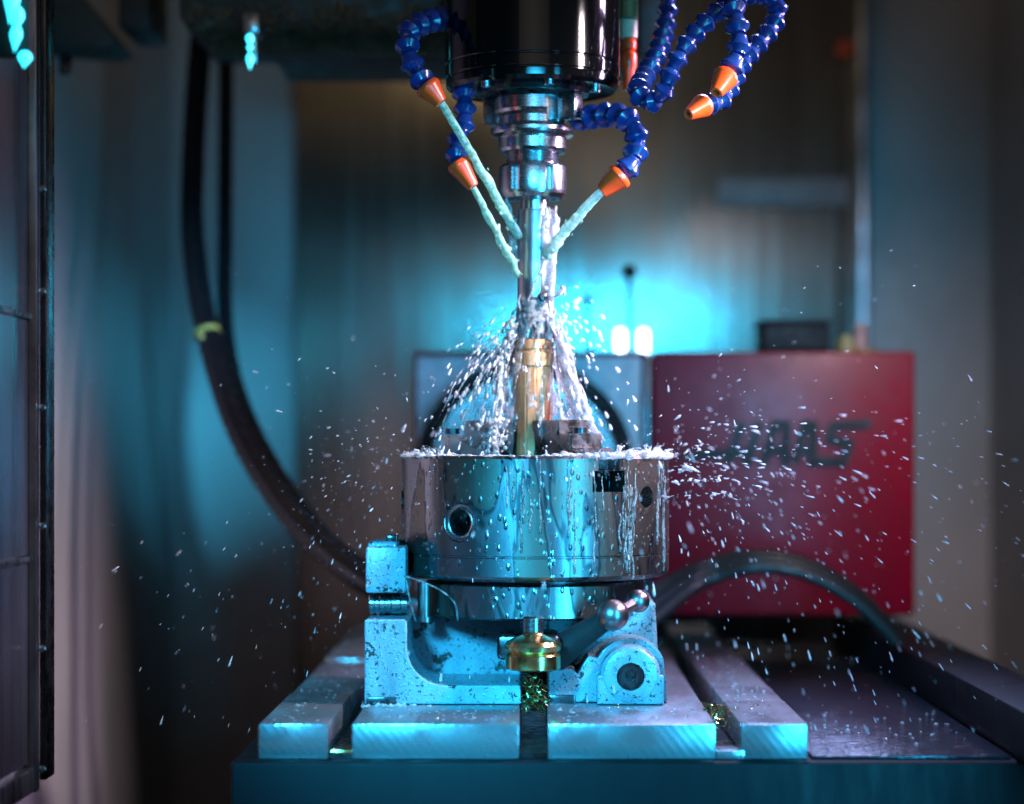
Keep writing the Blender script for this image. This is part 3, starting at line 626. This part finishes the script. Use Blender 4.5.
bm = bmesh.new(); z0 = zz(352, YI) + .0006; box(bm, X2(765), X2(834), YI + .03, YI + .10, z0, zz(320, YI), .006, 4); cb_ = link_mesh('box_body', bm, M['black_matte'], cb)
bm = bmesh.new(); box(bm, X2(762), X2(837), YI + .025, YI + .105, zz(322, YI), zz(318, YI), .003, 3); link_mesh('lid', bm, M['black_matte'], cb)
bf = thing('brass_fitting', 'small brass and copper fitting at the corner of the red housing', 'fitting', P(860, 350, YI + .05))
bm = bmesh.new(); lathe(bm, [(.010, z0), (.010, z0 + .012), (.007, z0 + .013), (.007, z0 + .018)], Matrix.Translation((X2(852), YI + .04, 0)), 6); lathe(bm, [(.012, z0 + .0005), (.012, z0 + .004)], Matrix.Translation((X2(872), YI + .045, 0)), 24); link_mesh('hex_nut', bm, M['tie'], bf)
bm = bmesh.new(); lathe(bm, [(.0065, z0 + .0045), (.0065, z0 + .026), (.0045, z0 + .030)], Matrix.Translation((X2(866), YI + .04, 0)), 20); link_mesh('pipe_stub', bm, M['plate'], bf)

# ------------------------------------------------------------------ cables
def cable(name, label, cat, pts, r, mat, group=None):
    bm = bmesh.new(); tube(bm, catmull(pts, 14), r, 16); return tag(link_mesh(name, bm, mat), label, cat, group)
cable('black_hose', 'thick black hose hanging down and curving behind the chuck', 'hose', [P(208, -20, 2.25), P(199, 60, 2.25), P(193, 160, 2.22), P(193, 240, 2.18), P(207, 330, 2.14), P(238, 430, 2.10), P(285, 508, 2.06), P(335, 560, 2.02), P(385, 592, 1.99), P(440, 610, 1.98)], .0115, M['black'])
cable('black_hose', 'thinner black hose hanging inside the curve of the thick hose', 'hose', [P(226, -20, 2.29), P(226, 90, 2.29), P(225, 230, 2.26), P(226, 330, 2.20), P(243, 405, 2.16), P(285, 485, 2.12), P(335, 545, 2.08), P(400, 590, 2.06)], .0078, M['black'])
bm = bmesh.new(); a = P(196, 338, 2.143); b = P(217, 331, 2.14); 
t = bmesh.new(); lathe(t, [(.0118, -.0022), (.0132, -.0018), (.0132, .0018), (.0118, .0022)], Matrix(), 28, cap=False); merge(bm, t, at(P(207, 333, 2.139), P(222, 372, 2.125) - P(201, 300, 2.155)))
box(bm, P(199, 0, 2.12).x, P(203, 0, 2.12).x, 2.118, 2.128, zz(339, 2.12), zz(333, 2.12), .001)
tag(link_mesh('cable_tie', bm, M['tie']), 'yellow green cable tie around the thick black hose', 'cable tie')
for i, (dy, r, yy, lab) in enumerate(((0, .0070, 2.10, 'topmost dark green cable of the bundle arching in front of the red housing'), (13, .0062, 2.08, 'middle dark green cable of the arching bundle, under the topmost one'), (27, .0058, 2.06, 'lowest dark green cable of the arching bundle right of the chuck'))):
    e = 1 - i * .0
    cable('arched_cable', lab, 'cable', [P(600, 632 + dy, yy - .12), P(655, 592 + dy, yy - .05), P(700, 568 + dy * .6, yy), P(750, 557 + dy * .42, yy), P(800, 563 + dy * .36, yy), P(848, 588 + dy * .32, yy), P(885, 624 + dy * .2, yy), P(915, 668, yy), P(930, 700, yy)], r, M['cable'], 'cables arching past the red housing')

# ------------------------------------------------------------------ coolant
rw = random.Random(5)
def jet(label, a, b, r0, r1, sag=.004, seed=0, n=34):
    bm = bmesh.new(); pts = []
    for i in range(n):
        t = i / (n - 1); p = a.lerp(b, t); p.z += sag * 4 * t * (1 - t)
        w_ = .0016 * t; p += Vector((noise.noise((t * 9, seed, 0)), noise.noise((t * 9, seed, 5)), noise.noise((t * 9, seed, 9)))) * w_ * 1.6
        pts.append(p)
    r0 *= .88; r1 *= .9
    tube(bm, pts, lambda t: r0 + (r1 - r0) * t + .0016 * t * noise.noise((t * 22, seed + 3, 1)), 14)
    for _ in range(9):     # ragged strands twisted along the jet
        t0 = rw.uniform(.05, .75); t1 = min(1, t0 + rw.uniform(.12, .3)); i0, i1 = int(t0 * (n - 1)), int(t1 * (n - 1))
        off = Vector((rw.uniform(-1, 1), rw.uniform(-1, 1), rw.uniform(-1, 1))) * (r0 * .75 + .001 * t0)
        if i1 - i0 >= 3: tube(bm, [p + off for p in pts[i0:i1 + 1]], lambda t: .0016 * math.sin(math.pi * max(.06, min(.94, t))), 8)
    for _ in range(26):
        t = rw.uniform(.3, 1) ** .6; i = min(n - 2, int(t * (n - 1))); d_ = pts[i + 1] - pts[i]; w_ = r0 * .8 + .0012 * t
        blob(bm, pts[i] + Vector((rw.gauss(0, w_), rw.gauss(0, w_), rw.gauss(0, w_))), rw.uniform(.0006, .0015), -d_, rw.uniform(1, 2.4), 1)
    o = link_mesh('coolant_jet', bm, M['jet']); remesh(o, .0006, 9)
    return tag(o, label, 'water jet', 'coolant jets from the orange nozzles')
jet('pale coolant jet from the upper left nozzle to the drill neck', P(441, 102, 1.672), P(519, 238, 1.727), .0034, .0042, .001, 1)
jet('pale coolant jet from the lower left nozzle to the drill side', P(473, 187, 1.70), P(519, 276, 1.727), .0030, .0032, .001, 2)
jet('pale coolant jet from the right nozzle to the drill', P(601, 192, 1.69), P(546, 256, 1.728), .0040, .0052, .002, 3)
# splash: cone of strands from the drill tip to the chuck, foam around the rim
bm = bmesh.new()
def strand(p0, v, T_, r0, r1, g=9.8, n=10, seg=8, wob=.0014):
    sd = rw.uniform(0, 99); pts = []
    for i in range(n):
        t = T_ * i / (n - 1); p = Vector(p0) + Vector(v) * t + Vector((0, 0, -.5 * g * t * t))
        pts.append(p + Vector((noise.noise((t * 60, sd, 0)), noise.noise((t * 60, sd, 4)), 0)) * wob)
    tube(bm, pts, lambda t: (r0 + (r1 - r0) * t) * (1 + .5 * noise.noise((t * 7, sd, 2))), seg)
# sheet clinging to the drill, right flank
for i in range(46):
    a = rw.gauss(64, 16); r = rp(17) + rw.uniform(-.0004, .0016); z0 = zd(rw.uniform(206, 250)); z1 = zd(rw.uniform(262, 306)); b = a + rw.uniform(-22, 16)
    pts = [Vector((dx + r * math.sin(R(a + (b - a) * t)), D - r * math.cos(R(a + (b - a) * t)), z0 + (z1 - z0) * t)) for t in [j / 9 for j in range(10)]]
    tube(bm, pts, lambda t: .0011 * math.sin(math.pi * max(.1, min(.9, t))) + .0003, 6)
for i in range(14):   # blobs thrown out where the jets hit
    a = rw.choice((-70, 60)) + rw.uniform(-40, 40); r = rp(18) + rw.uniform(0, .006)
    blob(bm, (dx + r * math.sin(R(a)), D - r * math.cos(R(a)), zd(rw.uniform(205, 262))), rw.uniform(.0007, .0022), sub=1)
for i in range(9):
    blob(bm, P(rw.uniform(545, 566), rw.uniform(285, 300), D + rw.uniform(-.02, .0)), rw.uniform(.001, .0026), sub=1)
bundle_after = [([P(505, 194, D - .004), P(509, 215, D - .005), P(513, 240, D - .006), P(516, 262, D - .008)], .0012, 12, .0011), ([P(556, 205, D - .006), P(554, 235, D - .009), P(551, 265, D - .012), P(548, 300, D - .012)], .0013, 22, .0016), ([P(549, 252, D - .014), P(542, 268, D - .0155), P(533, 285, D - .0155), P(527, 306, D - .014)], .0008, 6, .0006), ([P(546, 292, D - .018), P(555, 297, D - .02), P(563, 290, D - .022), P(562, 286, D - .022)], .0010, 9, .0011)]
# core between drill tip and tube
for i in range(48):
    px = rw.uniform(519, 552); py = rw.uniform(292, 312); d_ = rw.uniform(.015, .032)
    strand(P(px, py, D - rw.uniform(-.008, .012)), ((px - 535) * .0035 + rw.uniform(-.05, .05), rw.uniform(-.06, .06), -.5), d_ / .6, rw.uniform(.0009, .0021), rw.uniform(.0006, .0014), n=9, wob=.003)
def chain(pts, w_, n_, r0, r1):      # broken stream: stretched blobs along a path
    pts = catmull(pts, 12)
    for _ in range(n_):
        i = rw.randrange(len(pts) - 1); d_ = pts[i + 1] - pts[i]
        o_ = Vector((rw.gauss(0, w_), rw.gauss(0, w_), rw.gauss(0, w_)))
        blob(bm, pts[i] + o_, rw.uniform(r0, r1), -d_, rw.uniform(1.2, 3.2), 1)
def bundle(pts, w_, n_, r0):
    pts = catmull(pts, 10)
    for _ in range(n_):
        i0 = rw.randrange(0, len(pts) // 2); i1 = min(len(pts), i0 + rw.randrange(8, len(pts))); o_ = Vector((rw.gauss(0, w_), rw.gauss(0, w_), 0)); sd = rw.uniform(0, 99)
        pp = [p + o_ + Vector((noise.noise((j * .25, sd, 0)), noise.noise((j * .25, sd, 4)), 0)) * w_ * 1.5 for j, p in enumerate(pts[i0:i1])]
        if len(pp) > 4: tube(bm, pp, lambda t: r0 * (.35 + .9 * abs(noise.noise((t * 5, sd, 2))) + .4 * math.sin(math.pi * t)), 7)
for ba in bundle_after: bundle(*ba)
# the heavy white stream on the right of the tube, the thinner one on its left
right = [P(553, 312, D - .010), P(564, 350, D - .014), P(573, 388, D - .022), P(583, 418, D - .03), P(596, 440, D - .04)]
bundle(right, .0024, 30, .0013); chain(right, .0040, 190, .0005, .0014)
lft = [P(516, 316, D - .010), P(506, 350, D - .010), P(502, 390, D - .016), P(498, 430, D - .03), P(494, 452, D - .04)]
bundle(lft, .0022, 12, .0008); chain(lft, .0032, 80, .0006, .0016)
for e, n_ in ((486, 46), (468, 42), (450, 34), (432, 24), (540, 22), (562, 24)):
    yy = D - rw.uniform(-.02, .06)
    p0 = P(518 if e < 530 else 545, 325, D - .01); p2 = P(e + rw.uniform(-5, 5), 446, yy); p1 = p0.lerp(p2, .45) + Vector((-.006 if e < 530 else .004, 0, .010))
    chain([p0, p1, p2], .0042, n_, .0006, .0019)
    bundle([p0, p1, p2], .003, 2, .0007)
for i in range(90):     # water heaped against the left jaw and the tube foot
    blob(bm, P(rw.gauss(495, 8), rw.uniform(420, 456), D - rw.uniform(.02, .045)), rw.uniform(.0010, .0026), sub=1)
for i in range(6):  # film running down the bronze tube
    a = rw.choice((rw.uniform(-90, -50), rw.uniform(-10, 15), rw.uniform(50, 90))); r = .0158 + rw.uniform(0, .001); z0 = zd(rw.uniform(338, 380)); z1 = z0 - rw.uniform(.02, .07)
    pts = [Vector((wx + r * math.sin(R(a + 4 * math.sin(t * 5))), D - r * math.cos(R(a + 4 * math.sin(t * 5))), max(zt + .001, z0 + (z1 - z0) * t))) for t in [j / 8 for j in range(9)]]
    tube(bm, pts, lambda t: .0006 + .0007 * t, 6)
# puddle and foam on the chuck face and rim
def film(a, r, h, rad):
    t = bmesh.new(); bmesh.ops.create_icosphere(t, subdivisions=2, radius=rad)
    for v in t.verts: v.co.z *= h
    merge(bm, t, Matrix.Translation(az(a, r, zt)))
for i in range(520):
    if i < 300: a = rw.gauss(64, 24); amp = 1.0
    elif i < 430: a = rw.gauss(-78, 22); amp = .6
    else: a = rw.uniform(-60, 40); amp = .35
    r = RC - abs(rw.gauss(0, .018)) + .0012 * amp; nz = .5 + noise.noise((a * .08, r * 40, 3))
    film(a, r, (.35 + .5 * max(0, nz)) * amp + .1, rw.uniform(.0018, .0046) * (.5 + .5 * amp))
for i in range(40):
    a = rw.gauss(66, 24) if i < 28 else rw.gauss(-80, 25); r = RC + rw.uniform(-.02, .004); blob(bm, az(a, r, zt + abs(rw.gauss(0, .005))), rw.uniform(.0005, .0013), sub=1)
def crown(a, sp_, up, r0):      # a torn tongue of water: shrinking drops along its throw
    v = dirv(a + rw.uniform(-25, 25)) * sp_ + Vector((0, 0, up)); p0 = az(a, RC - rw.uniform(-.001, .016), zt + .0015); T_ = rw.uniform(.03, .075); n_ = rw.randrange(5, 10)
    for j in range(n_):
        t = T_ * (j / n_) ** 1.1 + rw.uniform(0, .004); p = p0 + v * t + Vector((0, 0, -4.9 * t * t)); vv = v + Vector((0, 0, -9.8 * t))
        if p.z > zt - .012: blob(bm, p + Vector((rw.gauss(0, .0006), rw.gauss(0, .0006), rw.gauss(0, .0006))), r0 * (1.15 - j / n_) * rw.uniform(.6, 1.1), vv, rw.uniform(1, 2), 1)
for i in range(48): crown(rw.gauss(64, 24), rw.uniform(.1, .6), rw.uniform(.1, .5), rw.uniform(.0010, .0020))
for i in range(36): crown(rw.gauss(-76, 26), rw.uniform(.1, .5), rw.uniform(.05, .35), rw.uniform(.0008, .0015))
for py, e in ((478, 742), (492, 736), (466, 700)):      # flat broken jets flung off the right rim
    chain([P(660, py + 4, 1.70), P(690, py + 3, 1.695), P(e - 16, py + 1, 1.69), P(e, py + 6, 1.688)], .0013, 62, .0004, .0012)
so = link_mesh('coolant_splash', bm, M['splash']); remesh(so, .00075, 6)
tag(so, 'white coolant splash bursting over the bronze tube and chuck rim', 'water splash', kind='stuff')
bm = bmesh.new(); NA, NZ = 84, 60; grid = {}
for i in range(NA + 1):
    for j in range(NZ + 1):
        a = -150 + 300 * i / NA; t = j / NZ; wob = noise.noise((a * .035, t * 3.2, 7)) + .5 * noise.noise((a * .12, t * 5, 2))
        r = rp(17.5) + (rp(13) + rp(20) * t) * t ** 1.1 + .0022 * wob * (.3 + t)
        grid[i, j] = bm.verts.new((dx + r * math.sin(R(a)), D - r * math.cos(R(a)), zd(301) + (zd(436) - zd(301)) * t))
for i in range(NA):
    for j in range(NZ):
        a = -150 + 300 * (i + .5) / NA; t = (j + .5) / NZ
        hole = noise.noise((a * .055, t * 2.2 - .4, 11)) + .55 * noise.noise((a * .16, t * 6, 5))
        if hole < .26 - .55 * t - (.25 if abs(a) < 24 and t > .25 else 0): bm.faces.new((grid[i, j], grid[i + 1, j], grid[i + 1, j + 1], grid[i, j + 1]))
bmesh.ops.delete(bm, geom=[v for v in bm.verts if not v.link_faces], context='VERTS')
bmesh.ops.smooth_vert(bm, verts=bm.verts, factor=.5, use_axis_x=True, use_axis_y=True, use_axis_z=True)
ve = link_mesh('coolant_veil', bm, M['veil'], None, 180)
m = ve.modifiers.new('thickness', 'SOLIDIFY'); m.thickness = .0011; m = ve.modifiers.new('round', 'SUBSURF'); m.levels = 1; m.render_levels = 1
tag(ve, 'torn translucent veil of coolant falling from the drill tip around the bronze tube', 'water')
# runoff on the right of the chuck and beads on its wall
bm = bmesh.new()
for i in range(38):
    a = rw.choice((rw.uniform(36, 46), rw.uniform(62, 74))) if i < 26 else rw.uniform(-18, 30); z0 = zt - rw.uniform(.0, .05); L_ = rw.uniform(.012, .06); r = RC + .0003
    pts = [az(a + 1.5 * noise.noise((t * 3, i, 0)), r, max(zb + .001, z0 - L_ * t)) for t in [j / 9 for j in range(10)]]
    tube(bm, pts, lambda t: .0004 + .0006 * t ** 2 * (1 if t < .95 else .6), 7)
for i in range(260):
    a = rw.uniform(-85, 85); z = rw.uniform(zb + .002, zt - .004)
    blob(bm, az(a, RC, z), rw.uniform(.0003, .0009), (0, 0, 1), rw.uniform(1, 1.8), 1)
for i in range(0):   # drips below the right rim
    a = rw.gauss(72, 10); p = az(a, RC - .001, zb + .004); L_ = rw.uniform(.004, .018)
    pts = [p + Vector((.0012 * noise.noise((t * 3, i, 7)), 0, -L_ * t)) for t in [j / 8 for j in range(9)]]
    tube(bm, pts, lambda t: .0010 - .0005 * math.sin(3 * t) + (.0007 if t > .85 else 0), 7)
st = [P(404, 576, 1.66), P(425, 583, 1.655), P(443, 592, 1.65), P(455, 604, 1.655), P(458, 620, 1.66)]
tube(bm, catmull(st, 6), .0007, 8); tube(bm, catmull([P(406, 580, 1.66), P(410, 600, 1.665), P(416, 622, 1.68)], 6), .0008, 8)
tag(link_mesh('water_runoff', bm, M['clear'], None, 180), 'coolant running and beading down the wet chuck wall', 'water', kind='stuff')
# puddles and foam on table rails and casting
bm = bmesh.new()
for i in range(420):
    x = rw.choice((rw.uniform(-.115, -.018), rw.uniform(.015, .118), rw.uniform(.149, .182), rw.uniform(-.185, -.151)))
    y = rw.uniform(1.556, 1.655) if abs(x) < .13 else rw.uniform(1.556, 2.1)
    blob(bm, (x, y, ZT + .0001), rw.uniform(.0006, .0020), sub=1); 
for v in bm.verts: v.co.z = ZT + (v.co.z - ZT) * .45
for i in range(46):
    blob(bm, (rw.uniform(.20, .325), rw.uniform(1.56, 1.8), ZB + .0032), rw.uniform(.0008, .0022), sub=1)
for i in range(60): blob(bm, P(rw.gauss(393, 16), rw.uniform(704, 707), 1.645), rw.uniform(.0005, .0016), sub=1)
pu = link_mesh('table_puddles', bm, M['splash'], None, 180); remesh(pu, .0007, 1)
tag(pu, 'foamy coolant droplets lying on the table rails and tray', 'water', kind='stuff')
# spray: drops thrown from chuck rim and drill
bm = bmesh.new(); rs = random.Random(21)
def drop(p, v, rmin, rmax, k):
    blob(bm, p, rs.uniform(rmin, rmax), v, k, 1)
cnt = 0
while cnt < 1600:
    u = rs.random()
    if u < .62: a = rs.gauss(80, 34); sp_ = abs(rs.gauss(1.0, .7)); up = rs.uniform(-.1, .9)
    else: a = rs.gauss(-80, 40); sp_ = abs(rs.gauss(.55, .4)); up = rs.uniform(-.15, .8)
    r = RC; t = rs.uniform(.035, .33)
    if rs.random() < .08: up += .9
    v = dirv(a) * sp_ + Vector((0, 0, up)); p = az(a, r, zt - rs.uniform(-.01, .03)) + v * t + Vector((0, 0, -4.9 * t * t)); vv = v + Vector((0, 0, -9.8 * t))
    if p.z < ZB + .004 or p.x > .5 or p.x < -.40 or p.y < 1.48 or p.y > 2.19: continue
    if abs(p.x) < .115 and p.y > D - .09 and p.z < zt + .001: continue
    f = .34 + 1.0 * rs.random() ** 3.5
    f *= (.62 if p.x < 0 else .9); f = f * 1.8 if rs.random() < .05 else f
    drop(p, vv, .0004 * f, .0010 * f, 1.5 + min(2.6, vv.length * 1.3)); cnt += 1
for i in range(330):      # burst off the left of the tube
    a = rs.gauss(-75, 40); sp_ = rs.uniform(.15, .75); t = rs.uniform(.03, .14); v = dirv(a) * sp_ + Vector((0, 0, rs.uniform(-.5, .1)))
    p = P(520, rs.uniform(300, 350), D) + v * t + Vector((0, 0, -4.9 * t * t))
    if p.z < zt: continue
    drop(p, v + Vector((0, 0, -9.8 * t)), .0005, .0016, 2.0)
for i in range(120):
    a = rs.gauss(80, 40); sp_ = rs.uniform(.1, .7); t = rs.uniform(.03, .12); v = dirv(a) * sp_ + Vector((0, 0, rs.uniform(-.4, .3)))
    p = P(548, rs.uniform(285, 340), D) + v * t + Vector((0, 0, -4.9 * t * t))
    if p.z < zt: continue
    drop(p, v + Vector((0, 0, -9.8 * t)), .0006, .0018, 1.5)
tag(link_mesh('coolant_spray', bm, M['drop'], None, 180), 'fine coolant droplets flying out on both sides of the chuck', 'water spray', kind='stuff')
